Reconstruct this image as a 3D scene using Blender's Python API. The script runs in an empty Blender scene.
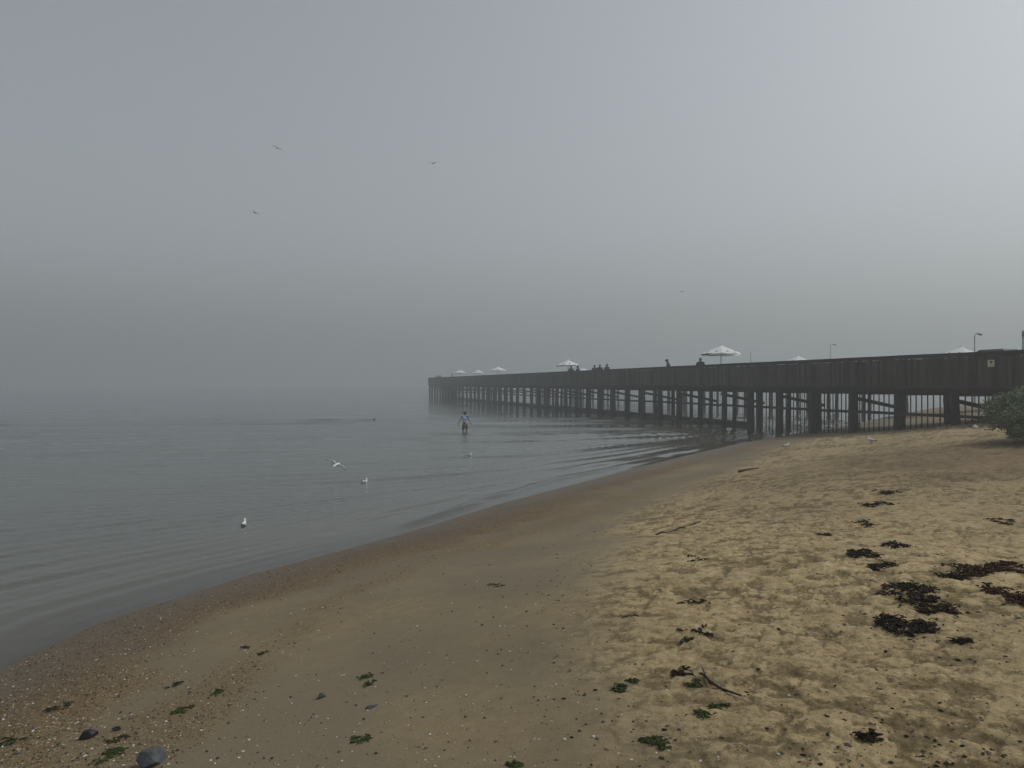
import bpy, bmesh, math, random
import numpy as np
from mathutils import Vector, Matrix
R = math.radians
sc = bpy.context.scene
COL = sc.collection

# ------------------------------------------------------------------ camera, sky, sun, exposure
H, F = 2.45, 770.0                      # eye height above the water, focal length in pixels
cam_d = bpy.data.cameras.new("camera"); cam = bpy.data.objects.new("camera", cam_d); COL.objects.link(cam)
cam.location = (0, 0, H); cam.rotation_euler = (R(90), 0, 0)
cam_d.sensor_width = 36; cam_d.lens = 36*F/1024; cam_d.clip_start = 0.05; cam_d.clip_end = 9000
sc.camera = cam

SUN_EL, SUN_AZ = R(46), R(78)          # high, to the right of the view
world = bpy.data.worlds.new("World"); sc.world = world; world.use_nodes = True
wn = world.node_tree.nodes; wl = world.node_tree.links
for n in list(wn): wn.remove(n)
sky = wn.new('ShaderNodeTexSky'); sky.sky_type = 'NISHITA'; sky.sun_disc = False
sky.sun_elevation = SUN_EL; sky.sun_rotation = SUN_AZ
sky.air_density = 1.0; sky.dust_density = 3.0; sky.ozone_density = 1.0
hs = wn.new('ShaderNodeHueSaturation'); hs.inputs['Saturation'].default_value = 0.24
bgn = wn.new('ShaderNodeBackground'); bgn.inputs['Strength'].default_value = 0.108
wo = wn.new('ShaderNodeOutputWorld')
wl.new(sky.outputs[0], hs.inputs['Color']); tint = wn.new('ShaderNodeMix'); tint.data_type = 'RGBA'; tint.blend_type = 'MULTIPLY'; tint.inputs[0].default_value = 1; tint.inputs[7].default_value = (.962, .998, 1.0, 1)
wl.new(hs.outputs[0], tint.inputs[6]); wl.new(tint.outputs[2], bgn.inputs['Color']); wl.new(bgn.outputs[0], wo.inputs['Surface'])

sun_d = bpy.data.lights.new("sun", 'SUN'); sun = bpy.data.objects.new("sun", sun_d); COL.objects.link(sun)
sun_d.energy = 1.0; sun_d.angle = R(14); sun_d.color = (1.0, 0.965, 0.91)
sdir = Vector((math.sin(SUN_AZ)*math.cos(SUN_EL), math.cos(SUN_AZ)*math.cos(SUN_EL), math.sin(SUN_EL)))
sun.rotation_euler = sdir.to_track_quat('Z', 'Y').to_euler(); sun.location = (40, 30, 60)

sc.view_settings.view_transform = 'Standard'; sc.view_settings.look = 'None'
sc.view_settings.gamma = 1; sc.view_settings.use_curve_mapping = False
sc.view_settings.exposure = 0.08
sc.cycles.use_denoising = True
sc.cycles.volume_bounces = 2; sc.cycles.max_bounces = 8
sc.cycles.transparent_max_bounces = 12

# ------------------------------------------------------------------ helpers
rng = random.Random(7); nr = np.random.default_rng(11)

def tag(o, label=None, cat=None, group=None, kind=None):
    if label: o['label'] = label
    if cat: o['category'] = cat
    if group: o['group'] = group
    if kind: o['kind'] = kind
    return o

def link_mesh(name, me, mats, parent=None, smooth=False):
    o = bpy.data.objects.new(name, me); COL.objects.link(o)
    for m in (mats if isinstance(mats, (list, tuple)) else [mats]): me.materials.append(m)
    if parent is not None: o.parent = parent
    if smooth: me.polygons.foreach_set('use_smooth', [True]*len(me.polygons))
    return o

def thing(name, label, cat, loc=(0, 0, 0), rz=0, group=None):
    o = bpy.data.objects.new(name, None); COL.objects.link(o); o.empty_display_size = .2
    o.location = loc; o.rotation_euler = (0, 0, rz)
    return tag(o, label, cat, group)

def copy_tree(o, parent=None):
    c = o.copy(); COL.objects.link(c)
    if parent is not None: c.parent = parent
    for ch in list(o.children): copy_tree(ch, c)
    return c

class MB:
    def __init__(s): s.v = []; s.f = []; s.m = []
    def add(s, vs, fs, mi=0):
        b = len(s.v); s.v += [tuple(v) for v in vs]; s.f += [tuple(i+b for i in f) for f in fs]; s.m += [mi]*len(fs)
    def box(s, c, size, ax=None, mi=0):
        """box centred at c; ax = three unit axes"""
        ax = ax or (Vector((1, 0, 0)), Vector((0, 1, 0)), Vector((0, 0, 1)))
        c = Vector(c); h = [ax[i]*(size[i]/2) for i in range(3)]
        vs = [c+h[0]*a+h[1]*b+h[2]*d for a in (-1, 1) for b in (-1, 1) for d in (-1, 1)]
        s.add(vs, [(0, 1, 3, 2), (4, 6, 7, 5), (0, 4, 5, 1), (2, 3, 7, 6), (0, 2, 6, 4), (1, 5, 7, 3)], mi)
    def bar(s, a, b, w, h, up=Vector((0, 0, 1)), mi=0):
        a, b = Vector(a), Vector(b); d = (b-a); L = d.length; d.normalize()
        x = d.cross(up)
        if x.length < 1e-4: x = Vector((1, 0, 0))
        x.normalize(); u = x.cross(d)
        s.box((a+b)/2, (L, w, h), (d, x, u), mi)
    def tube(s, pts, radii, n=10, mi=0, cap=True, squash=(1, 1)):
        pts = [Vector(p) for p in pts]; b = len(s.v); rings = []
        for i, p in enumerate(pts):
            d = (pts[min(i+1, len(pts)-1)]-pts[max(i-1, 0)]).normalized()
            ref = Vector((0, 0, 1)) if abs(d.z) < .9 else Vector((0, 1, 0))
            x = d.cross(ref).normalized(); y = x.cross(d)
            r = radii[i] if isinstance(radii, (list, tuple)) else radii
            rings.append([p+x*math.cos(2*math.pi*k/n)*r*squash[0]+y*math.sin(2*math.pi*k/n)*r*squash[1] for k in range(n)])
        vs = [v for r_ in rings for v in r_]
        fs = [(i*n+k, i*n+(k+1) % n, (i+1)*n+(k+1) % n, (i+1)*n+k) for i in range(len(pts)-1) for k in range(n)]
        if cap: fs += [tuple(range(n))[::-1], tuple((len(pts)-1)*n+k for k in range(n))]
        s.add(vs, fs, mi)
    def build(s, name, mats, parent=None, smooth=False):
        me = bpy.data.meshes.new(name); me.from_pydata(s.v, [], s.f)
        if any(s.m): me.polygons.foreach_set('material_index', s.m)
        me.update()
        return link_mesh(name, me, mats, parent, smooth)

def grid_mesh(name, P, wrap_cols=True):
    """P: rows x cols x 3"""
    nrow, nc = P.shape[:2]
    idx = np.arange(nrow*nc).reshape(nrow, nc)
    a = idx[:-1, :]; b = idx[1:, :]
    if wrap_cols: a2 = np.roll(a, -1, 1); b2 = np.roll(b, -1, 1)
    else: a, a2, b, b2 = a[:, :-1], a[:, 1:], b[:, :-1], b[:, 1:]
    q = np.stack([a, a2, b2, b], -1).reshape(-1, 4)
    me = bpy.data.meshes.new(name)
    me.vertices.add(nrow*nc); me.vertices.foreach_set('co', P.reshape(-1).astype(np.float32))
    me.loops.add(q.size); me.loops.foreach_set('vertex_index', q.reshape(-1).astype(np.int32))
    me.polygons.add(len(q)); me.polygons.foreach_set('loop_start', (np.arange(len(q))*4).astype(np.int32))
    me.update(calc_edges=True)
    me.polygons.foreach_set('use_smooth', np.ones(len(q), bool))
    me.validate(); me.update()
    return me

def fattr(me, name, arr):
    at = me.attributes.new(name, 'FLOAT', 'POINT'); at.data.foreach_set('value', np.asarray(arr, np.float32).reshape(-1))

# ---- numpy noise
_perm = nr.random((256, 256))
def vnoise(x, y):
    xi = np.floor(x).astype(int); yi = np.floor(y).astype(int); fx = x-xi; fy = y-yi
    fx = fx*fx*fx*(fx*(fx*6-15)+10); fy = fy*fy*fy*(fy*(fy*6-15)+10)
    g = lambda a, b: _perm[a & 255, b & 255]
    return (g(xi, yi)*(1-fx)+g(xi+1, yi)*fx)*(1-fy)+(g(xi, yi+1)*(1-fx)+g(xi+1, yi+1)*fx)*fy
def fbm(x, y, sc_=1.0, oct=4, gain=.5, seed=0):
    t = 0; a = 1; n = 0
    x = x*sc_+seed*17.3; y = y*sc_+seed*9.7
    for i in range(oct):
        ca, sa = math.cos(i*1.1+.4), math.sin(i*1.1+.4)
        t = t+a*(vnoise(x*ca-y*sa+i*31, x*sa+y*ca-i*13)-.5)*2; n += a; a *= gain; x = x*2.03; y = y*2.03
    return t/n
def pits(x, y, cell, seed, prob=.7):
    """foot-shaped dents: jittered cells"""
    cx = np.floor(x/cell).astype(int); cy = np.floor(y/cell).astype(int); out = np.zeros_like(x)
    for i in (-1, 0, 1):
        for j in (-1, 0, 1):
            a = (cx+i+seed*7) & 255; b = (cy+j+seed*13) & 255
            r1 = _perm[a, b]; r2 = _perm[b, a]; r3 = _perm[(a+91) & 255, (b+37) & 255]; r4 = _perm[(a+11) & 255, (b+139) & 255]
            px = (cx+i+r1)*cell; py = (cy+j+r2)*cell; th = r3*6.283
            dx = x-px; dy = y-py
            u = (dx*np.cos(th)+dy*np.sin(th))/(cell*.42); v = (-dx*np.sin(th)+dy*np.cos(th))/(cell*.22)
            q = u*u+v*v
            w = (r4 < prob)*(.4+.6*r3)
            out += w*(-np.exp(-q*1.3)+.42*np.exp(-(np.sqrt(q)-1.35)**2*4))
    return out

# ---- shoreline and beach profile
def _wp(px, py): d = H*F/(py-384.0); return ((px-512)/F*d, d)
SHORE = np.array([(-7.5, -40), (-6.2, -14), (-5.5, -3), (-5.1, 2.4), (-4.75, 4.6), _wp(0, 670), _wp(100, 622), _wp(250, 575), _wp(400, 535), _wp(500, 504),
                  _wp(600, 477.5), _wp(700, 452), _wp(750, 441.5), _wp(800, 433.5), (18.2, 43.5), _wp(865, 421), _wp(930, 408), (78, 120), (330, 340), (1800, 1500), (4000, 3200)], float)
def shore_dist(x, y):
    """signed distance to the waterline, positive on land"""
    best = np.full(x.shape, 1e9); sg = np.ones(x.shape)
    for k in range(len(SHORE)-1):
        a, b = SHORE[k], SHORE[k+1]; d = b-a; L2 = d@d
        t = np.clip(((x-a[0])*d[0]+(y-a[1])*d[1])/L2, 0, 1)
        ex = x-(a[0]+t*d[0]); ey = y-(a[1]+t*d[1]); q = np.hypot(ex, ey)
        cr = d[0]*(y-a[1])-d[1]*(x-a[0])
        m = q < best
        best = np.where(m, q, best); sg = np.where(m, np.where(cr < 0, 1., -1.), sg)
    return best*sg
def smin(a, b, k): 
    h = np.clip(.5+.5*(b-a)/k, 0, 1); return b*(1-h)+a*h-k*h*(1-h)
def ground_s(s, y):
    t = np.clip((y-7)/18, 0, 1); p = np.clip(s, 0, 40)
    land = smin(.158*p*(1-t)+(.062*p+.0078*p*p)*t, 1.12+.02*np.clip(s-8, 0, 60), .4)
    sea = np.where(s > -3, .08*s, -.24+.018*(s+3))
    return np.where(s > 0, np.maximum(land, 0.0), np.maximum(sea, -1.7))
def ground0(x, y):
    x = np.asarray(x, float); y = np.asarray(y, float)
    return ground_s(shore_dist(x, y), y)
def pix(px, py, z=None):
    """ground (or fixed height) point under a pixel of the photograph"""
    zz = .8 if z is None else z
    for _ in range(20):
        d = (H-zz)*F/(py-384.0); x = (px-512)/F*d
        if z is not None: break
        zz = zz*.35+.65*float(ground0(np.array([x]), np.array([d]))[0])
    return Vector((x, d, zz))

# ------------------------------------------------------------------ materials
def nm(name):
    m = bpy.data.materials.new(name); m.use_nodes = True
    nt = m.node_tree; b = nt.nodes['Principled BSDF']
    return m, nt, b
def N(nt, t, **kw):
    n = nt.nodes.new(t)
    for k, v in kw.items():
        if k in n.inputs: n.inputs[k].default_value = v
        else: setattr(n, k, v)
    return n
def ramp(nt, stops, src):
    r = nt.nodes.new('ShaderNodeValToRGB'); el = r.color_ramp.elements
    el[0].position, el[0].color = stops[0][0], (*stops[0][1], 1)
    el[1].position, el[1].color = stops[-1][0], (*stops[-1][1], 1)
    for p, c in stops[1:-1]:
        e = el.new(p); e.color = (*c, 1)
    nt.links.new(src, r.inputs[0]); return r
def mixc(nt, fac, a, b, mode='MIX'):
    n = nt.nodes.new('ShaderNodeMix'); n.data_type = 'RGBA'; n.blend_type = mode
    for sock, val in ((n.inputs[0], fac), (n.inputs[6], a), (n.inputs[7], b)):
        if hasattr(val, 'is_output') or hasattr(val, 'links'): nt.links.new(val, sock)
        elif isinstance(val, (int, float)): sock.default_value = val
        else: sock.default_value = (*val, 1)
    return n.outputs[2]
def mathn(nt, op, a, b=None, c=None):
    n = nt.nodes.new('ShaderNodeMath'); n.operation = op
    for i, v in enumerate((a, b, c)):
        if v is None: continue
        if isinstance(v, (int, float)): n.inputs[i].default_value = v
        else: nt.links.new(v, n.inputs[i])
    return n.outputs[0]
def simple(name, col, rough=.7, var=.25, scale=8, bump=0.0, spec=.4):
    m, nt, b = nm(name)
    tc = N(nt, 'ShaderNodeTexCoord'); no = N(nt, 'ShaderNodeTexNoise', Scale=scale, Detail=5.0)
    nt.links.new(tc.outputs['Object'], no.inputs['Vector'])
    lo = tuple(c*(1-var) for c in col); hi = tuple(min(1, c*(1+var)) for c in col)
    r = ramp(nt, [(.3, lo), (.7, hi)], no.outputs[0]); nt.links.new(r.outputs[0], b.inputs['Base Color'])
    b.inputs['Roughness'].default_value = rough; b.inputs['Specular IOR Level'].default_value = spec
    if bump:
        bp = N(nt, 'ShaderNodeBump', Strength=bump, Distance=.01); nt.links.new(no.outputs[0], bp.inputs['Height']); nt.links.new(bp.outputs[0], b.inputs['Normal'])
    return m

def sand_material():
    m, nt, b = nm('beach_sand'); L = nt.links
    geo = N(nt, 'ShaderNodeNewGeometry'); P = geo.outputs['Position']
    at = lambda n: N(nt, 'ShaderNodeAttribute', attribute_name=n).outputs['Fac']
    dry, wet, grav, lit, bed = at('dry'), at('wet'), at('gravel'), at('litter'), at('tone')
    n1 = N(nt, 'ShaderNodeTexNoise', Scale=.7, Detail=5.0); L.new(P, n1.inputs['Vector'])
    n2 = N(nt, 'ShaderNodeTexNoise', Scale=9.0, Detail=8.0, Roughness=.65); L.new(P, n2.inputs['Vector'])
    n3 = N(nt, 'ShaderNodeTexNoise', Scale=160.0, Detail=3.0); L.new(P, n3.inputs['Vector'])
    vo = N(nt, 'ShaderNodeTexVoronoi', Scale=85.0); L.new(P, vo.inputs['Vector'])
    vo2 = N(nt, 'ShaderNodeTexVoronoi', Scale=190.0); L.new(P, vo2.inputs['Vector'])
    c_dry = ramp(nt, [(.30, (.305, .223, .112)), (.5, (.42, .322, .170)), (.72, (.52, .41, .23))], n2.outputs[0]).outputs[0]
    nf = N(nt, 'ShaderNodeTexNoise', Scale=12.0, Detail=9.0, Roughness=.66, Distortion=.5); L.new(P, nf.inputs['Vector'])
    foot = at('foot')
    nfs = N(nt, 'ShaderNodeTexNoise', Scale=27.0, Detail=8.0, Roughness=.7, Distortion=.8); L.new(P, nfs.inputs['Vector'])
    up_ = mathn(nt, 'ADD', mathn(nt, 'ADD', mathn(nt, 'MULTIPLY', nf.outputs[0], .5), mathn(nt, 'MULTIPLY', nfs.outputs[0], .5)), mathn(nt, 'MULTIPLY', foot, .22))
    c_dry = mixc(nt, ramp(nt, [(.50, (0, 0, 0)), (.62, (.85, .85, .85))], up_).outputs[0], c_dry, (.150, .108, .048))  # dark strokes: turned-up damp sand plus footprint shade painted into the colour
    c_damp = ramp(nt, [(.3, (.225, .168, .089)), (.7, (.305, .238, .134))], n2.outputs[0]).outputs[0]
    c_grey = mixc(nt, ramp(nt, [(.30, (0, 0, 0)), (.56, (1, 1, 1))], n1.outputs[0]).outputs[0], c_damp, (.200, .162, .102))
    sepc = N(nt, 'ShaderNodeSeparateColor'); L.new(vo.outputs['Color'], sepc.inputs[0])
    c_gr1 = ramp(nt, [(0, (.08, .06, .036)), (.35, (.165, .103, .040)), (.7, (.245, .162, .066)), (.93, (.34, .26, .15)), (1, (.6, .56, .48))], sepc.outputs[0]).outputs[0]
    sep2 = N(nt, 'ShaderNodeSeparateColor'); L.new(vo2.outputs['Color'], sep2.inputs[0])
    c_gr2 = ramp(nt, [(0, (.08, .06, .04)), (.5, (.18, .118, .048)), (1, (.30, .215, .11))], sep2.outputs[0]).outputs[0]
    c_gr = mixc(nt, .5, c_gr1, c_gr2)
    c = mixc(nt, dry, c_grey, c_dry)
    c = mixc(nt, grav, c, c_gr)
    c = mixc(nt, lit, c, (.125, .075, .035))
    dk = mixc(nt, wet, (1, 1, 1), (.66, .64, .62)); c = mixc(nt, 1.0, c, dk, 'MULTIPLY')
    gr = ramp(nt, [(.3, (.72, .72, .72)), (.7, (1.2, 1.2, 1.2))], n3.outputs[0]).outputs[0]; c = mixc(nt, 1.0, c, gr, 'MULTIPLY')
    tn = ramp(nt, [(0, (.72, .70, .68)), (1, (1.12, 1.12, 1.12))], bed).outputs[0]; c = mixc(nt, 1.0, c, tn, 'MULTIPLY')
    L.new(c, b.inputs['Base Color'])
    ro = mathn(nt, 'SUBTRACT', .95, mathn(nt, 'MULTIPLY', wet, .50)); L.new(ro, b.inputs['Roughness'])
    b.inputs['Specular IOR Level'].default_value = .3
    b1 = N(nt, 'ShaderNodeBump', Distance=.02); L.new(mathn(nt, 'MULTIPLY_ADD', dry, .95, .05), b1.inputs['Strength']); L.new(n2.outputs[0], b1.inputs['Height'])
    b2 = N(nt, 'ShaderNodeBump', Distance=.008); L.new(mathn(nt, 'MULTIPLY_ADD', grav, .9, .03), b2.inputs['Strength'])
    L.new(sepc.outputs[0], b2.inputs['Height']); L.new(b1.outputs[0], b2.inputs['Normal'])
    b3 = N(nt, 'ShaderNodeBump', Distance=.003, Strength=.3); L.new(n3.outputs[0], b3.inputs['Height']); L.new(b2.outputs[0], b3.inputs['Normal'])
    L.new(b3.outputs[0], b.inputs['Normal'])
    return m

def water_material():
    m, nt, b = nm('sea_water'); L = nt.links
    for n in list(nt.nodes):
        if n.type != 'OUTPUT_MATERIAL': nt.nodes.remove(n)
    out = nt.nodes['Material Output']
    geo = N(nt, 'ShaderNodeNewGeometry'); P = geo.outputs['Position']
    op = N(nt, 'ShaderNodeAttribute', attribute_name='murk').outputs['Fac']
    calm = N(nt, 'ShaderNodeAttribute', attribute_name='calm').outputs['Fac']
    mp = N(nt, 'ShaderNodeMapping'); mp.inputs['Rotation'].default_value = (0, 0, R(-16)); mp.inputs['Scale'].default_value = (.26, 2.0, 1); L.new(P, mp.inputs['Vector'])
    n1 = N(nt, 'ShaderNodeTexNoise', Scale=1.6, Detail=4.0, Roughness=.55); L.new(mp.outputs[0], n1.inputs['Vector'])
    bp = N(nt, 'ShaderNodeBump', Distance=.035); L.new(n1.outputs[0], bp.inputs['Height'])
    L.new(mathn(nt, 'MULTIPLY', calm, .75), bp.inputs['Strength'])
    fr = N(nt, 'ShaderNodeFresnel', IOR=1.333); L.new(bp.outputs[0], fr.inputs['Normal'])
    gl = N(nt, 'ShaderNodeBsdfGlossy', Roughness=.07); gl.inputs['Color'].default_value = (.92, .95, .97, 1); L.new(bp.outputs[0], gl.inputs['Normal'])
    deep = N(nt, 'ShaderNodeAttribute', attribute_name='deep').outputs['Fac']
    df = N(nt, 'ShaderNodeBsdfDiffuse'); L.new(mixc(nt, deep, (.125, .112, .080), (.062, .062, .049)), df.inputs['Color'])
    tr = N(nt, 'ShaderNodeBsdfTransparent'); tr.inputs['Color'].default_value = (.93, .92, .88, 1)
    body = N(nt, 'ShaderNodeMixShader'); L.new(op, body.inputs[0]); L.new(tr.outputs[0], body.inputs[1]); L.new(df.outputs[0], body.inputs[2])
    mx = N(nt, 'ShaderNodeMixShader'); L.new(fr.outputs[0], mx.inputs[0]); L.new(body.outputs[0], mx.inputs[1]); L.new(gl.outputs[0], mx.inputs[2])
    L.new(mx.outputs[0], out.inputs['Surface'])
    return m

def timber(name, dark, light, tide=False, along='Z', rough=.85):
    m, nt, b = nm(name); L = nt.links
    geo = N(nt, 'ShaderNodeNewGeometry'); P = geo.outputs['Position']
    mp = N(nt, 'ShaderNodeMapping'); mp.inputs['Scale'].default_value = (14, 14, .8) if along == 'Z' else (2, 2, 12); L.new(P, mp.inputs['Vector'])
    n1 = N(nt, 'ShaderNodeTexNoise', Scale=1.3, Detail=6.0, Roughness=.6); L.new(mp.outputs[0], n1.inputs['Vector'])
    n2 = N(nt, 'ShaderNodeTexNoise', Scale=.9, Detail=3.0); L.new(P, n2.inputs['Vector'])
    f = mathn(nt, 'ADD', mathn(nt, 'MULTIPLY', n1.outputs[0], .45), mathn(nt, 'MULTIPLY', geo.outputs['Random Per Island'], .38))
    f = mathn(nt, 'ADD', f, mathn(nt, 'MULTIPLY', n2.outputs[0], .22))
    c = ramp(nt, [(.25, dark), (.85, light)], f).outputs[0]
    if tide:
        sx = N(nt, 'ShaderNodeSeparateXYZ'); L.new(P, sx.inputs[0])
        zz = mathn(nt, 'ADD', sx.outputs[2], mathn(nt, 'MULTIPLY', n1.outputs[0], .5))
        k = N(nt, 'ShaderNodeMapRange'); k.inputs[1].default_value = .75; k.inputs[2].default_value = .40; L.new(zz, k.inputs[0])
        c = mixc(nt, k.outputs[0], c, (.012, .013, .009))
    L.new(c, b.inputs['Base Color']); b.inputs['Roughness'].default_value = rough; b.inputs['Specular IOR Level'].default_value = .25
    bp = N(nt, 'ShaderNodeBump', Strength=.5, Distance=.01); L.new(n1.outputs[0], bp.inputs['Height']); L.new(bp.outputs[0], b.inputs['Normal'])
    return m

M = {}
M['sand'] = sand_material(); M['water'] = water_material()
M['plank'] = timber('weathered_plank', (.005, .0044, .0036), (.095, .082, .067))
M['rail'] = timber('weathered_rail', (.012, .011, .010), (.052, .047, .041), along='X')
M['pile'] = timber('old_pile_timber', (.008, .0075, .007), (.028, .026, .023), tide=True)
M['beam'] = timber('dark_beam_timber', (.007, .007, .0065), (.022, .021, .019), tide=True, along='X')
M['bars'] = simple('dark_iron_bar', (.010, .0095, .009), .8)
M['kelp'] = simple('dark_waterline_growth', (.016, .017, .011), .6, .5, 6, .6)
M['canvas'] = simple('white_canvas', (.80, .81, .82), .8, .06, 3)
M['emblem'] = simple('grey_canvas_print', (.10, .11, .11), .8)
M['pole_grey'] = simple('grey_metal_pole', (.16, .165, .17), .5)
M['galv'] = simple('galvanised_pole', (.22, .225, .23), .55)
M['lamp_grey'] = simple('dark_lamp_housing', (.10, .105, .11), .5)
M['box_green'] = simple('dark_green_box', (.055, .07, .062), .6)
M['sign_cream'] = simple('cream_sign', (.62, .58, .42), .6, .1, 20)
M['sign_ink'] = simple('sign_print', (.10, .085, .05), .7)
M['skin'] = simple('skin', (.38, .22, .15), .55, .1)
M['skin_backlit'] = simple('backlit_skin', (.075, .045, .032), .6, .1)  # darker copy of skin, backlit shade of the railing figures painted in
M['hair'] = simple('dark_hair', (.012, .010, .009), .6)
M['navy'] = simple('navy_cloth', (.018, .020, .028), .9)
M['black'] = simple('black_cloth', (.012, .012, .013), .9)
M['greyc'] = simple('charcoal_cloth', (.045, .046, .05), .9)
M['tan'] = simple('khaki_cloth', (.10, .085, .065), .9)
M['white_feather'] = simple('white_feather', (.80, .80, .79), .85, .05)
M['grey_feather'] = simple('grey_feather', (.34, .36, .38), .85, .1)
M['black_feather'] = simple('black_feather', (.03, .03, .033), .8)
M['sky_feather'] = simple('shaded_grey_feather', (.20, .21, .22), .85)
M['beak'] = simple('orange_beak', (.45, .10, .04), .5)
M['weed_dark'] = simple('dark_seaweed', (.021, .015, .009), .9, .6, 14, spec=.1)
M['weed_red'] = simple('reddish_brown_seaweed', (.040, .017, .009), .9, .7, 12, spec=.1)
M['weed_green'] = simple('green_sea_lettuce', (.036, .052, .012), .7, .5, 12, spec=.2)
M['weed_olive'] = simple('olive_seaweed', (.036, .036, .016), .8, .5, 12, spec=.2)
M['stone_grey'] = simple('blue_grey_stone', (.065, .07, .076), .75, .35, 18, .6)
M['stone_dark'] = simple('dark_stone', (.018, .018, .019), .6, .4, 14, .6)
M['shell_pale'] = simple('pale_shell', (.55, .52, .46), .7, .1, 20)
M['wood_wet'] = simple('dark_driftwood', (.028, .022, .016), .8, .5, 20, .6)
M['wood_pale'] = simple('grey_driftwood', (.10, .08, .055), .85, .3, 20, .4)

def canvas_material():
    m, nt, b = nm('white_umbrella_canvas')
    df = N(nt, 'ShaderNodeBsdfDiffuse'); df.inputs[0].default_value = (.90, .90, .90, 1); tl = N(nt, 'ShaderNodeBsdfTranslucent'); tl.inputs[0].default_value = (.78, .79, .79, 1)
    mx = N(nt, 'ShaderNodeMixShader'); mx.inputs[0].default_value = .10; nt.links.new(df.outputs[0], mx.inputs[1]); nt.links.new(tl.outputs[0], mx.inputs[2])
    nt.links.new(mx.outputs[0], nt.nodes['Material Output'].inputs['Surface']); nt.nodes.remove(b); return m
M['canvas'] = canvas_material()

def shirt_material():
    m, nt, b = nm('blue_white_patterned_shirt'); L = nt.links
    tc = N(nt, 'ShaderNodeTexCoord'); vo = N(nt, 'ShaderNodeTexVoronoi', Scale=6.5); L.new(tc.outputs['Object'], vo.inputs['Vector'])
    sp = N(nt, 'ShaderNodeSeparateColor'); L.new(vo.outputs['Color'], sp.inputs[0])
    r = ramp(nt, [(0, (.05, .075, .18)), (.35, (.20, .25, .40)), (.6, (.50, .55, .64)), (1, (.62, .66, .70))], sp.outputs[0])
    r.color_ramp.interpolation = 'CONSTANT'
    L.new(r.outputs[0], b.inputs['Base Color']); b.inputs['Roughness'].default_value = .9
    return m
M['shirt'] = shirt_material()

def leaf_material(name, a, b_, c_):
    m, nt, b = nm(name); L = nt.links
    geo = N(nt, 'ShaderNodeNewGeometry')
    r = ramp(nt, [(0, a), (.5, b_), (1, c_)], geo.outputs['Random Per Island']); L.new(r.outputs[0], b.inputs['Base Color'])
    b.inputs['Roughness'].default_value = .6; b.inputs['Specular IOR Level'].default_value = .25
    return m
M['leaf'] = leaf_material('grey_green_leaf', (.12, .155, .085), (.19, .23, .14), (.29, .32, .22))

# ------------------------------------------------------------------ the beach and sea bed, one sheet
def angles(fine, half, coarse):
    a = np.linspace(-half, half, fine); b = np.linspace(half, 2*math.pi-half, coarse+2)[1:-1]
    return np.concatenate([a, b])
ang = angles(860, R(41), 90)
ypx = np.arange(1080, 412, -1.0); rad = np.concatenate([[.02, .5, 1.0, 1.5], 1.72*F/(ypx-384), np.geomspace(49, 2700, 46)])
rad = np.unique(rad)
A, Rr = np.meshgrid(ang, rad)
X = Rr*np.sin(A); Y = Rr*np.cos(A)
S = shore_dist(X, Y)
Sw = S+.10*fbm(X, Y, .35, 3, seed=3)*np.clip(S, 0, 1)
Z = ground_s(Sw, Y)
# dry, trodden part: right of this line of the photograph
dl = [pix(*p) for p in ((900, 428), (820, 437), (775, 447), (700, 479), (640, 502), (588, 546), (560, 600), (568, 650), (610, 700), (668, 768), (700, 830))]
DL = np.array([(p.x, p.y) for p in dl]+[(1.0, 0.5), (.6, -30)])
def line_side(x, y, PL):
    best = np.full(x.shape, 1e9); sg = np.ones(x.shape)
    for k in range(len(PL)-1):
        a, b = PL[k], PL[k+1]; d = b-a
        t = np.clip(((x-a[0])*d[0]+(y-a[1])*d[1])/(d@d), 0, 1)
        q = np.hypot(x-a[0]-t*d[0], y-a[1]-t*d[1]); cr = d[0]*(y-a[1])-d[1]*(x-a[0])
        m = q < best; best = np.where(m, q, best); sg = np.where(m, np.where(cr > 0, 1., -1.), sg)
    return best*sg
D = line_side(X, Y, DL)
sstep = lambda a, b, v: (lambda t: t*t*(3-2*t))(np.clip((v-a)/(b-a), 0, 1))
dry = sstep(-.35, .75, D+.55*fbm(X, Y, .8, 4, seed=5))
near = 1-sstep(30, 60, Rr)
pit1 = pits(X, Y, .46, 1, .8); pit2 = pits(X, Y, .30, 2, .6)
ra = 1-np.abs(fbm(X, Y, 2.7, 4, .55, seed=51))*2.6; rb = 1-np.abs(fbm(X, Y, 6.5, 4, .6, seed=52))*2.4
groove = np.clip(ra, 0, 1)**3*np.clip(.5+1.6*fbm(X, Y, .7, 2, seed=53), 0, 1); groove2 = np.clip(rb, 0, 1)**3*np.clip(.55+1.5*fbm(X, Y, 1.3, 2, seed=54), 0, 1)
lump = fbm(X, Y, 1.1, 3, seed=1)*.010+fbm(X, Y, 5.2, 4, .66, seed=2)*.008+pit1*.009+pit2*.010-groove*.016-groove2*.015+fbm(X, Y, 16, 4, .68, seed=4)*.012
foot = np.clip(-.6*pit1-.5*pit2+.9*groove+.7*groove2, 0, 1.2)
smooth_ = fbm(X, Y, .45, 3, seed=8)*.022+fbm(X, Y, 5, 3, seed=9)*.0022
land = sstep(.0, .5, S)
fadefar = 1-sstep(60, 140, Rr)
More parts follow.
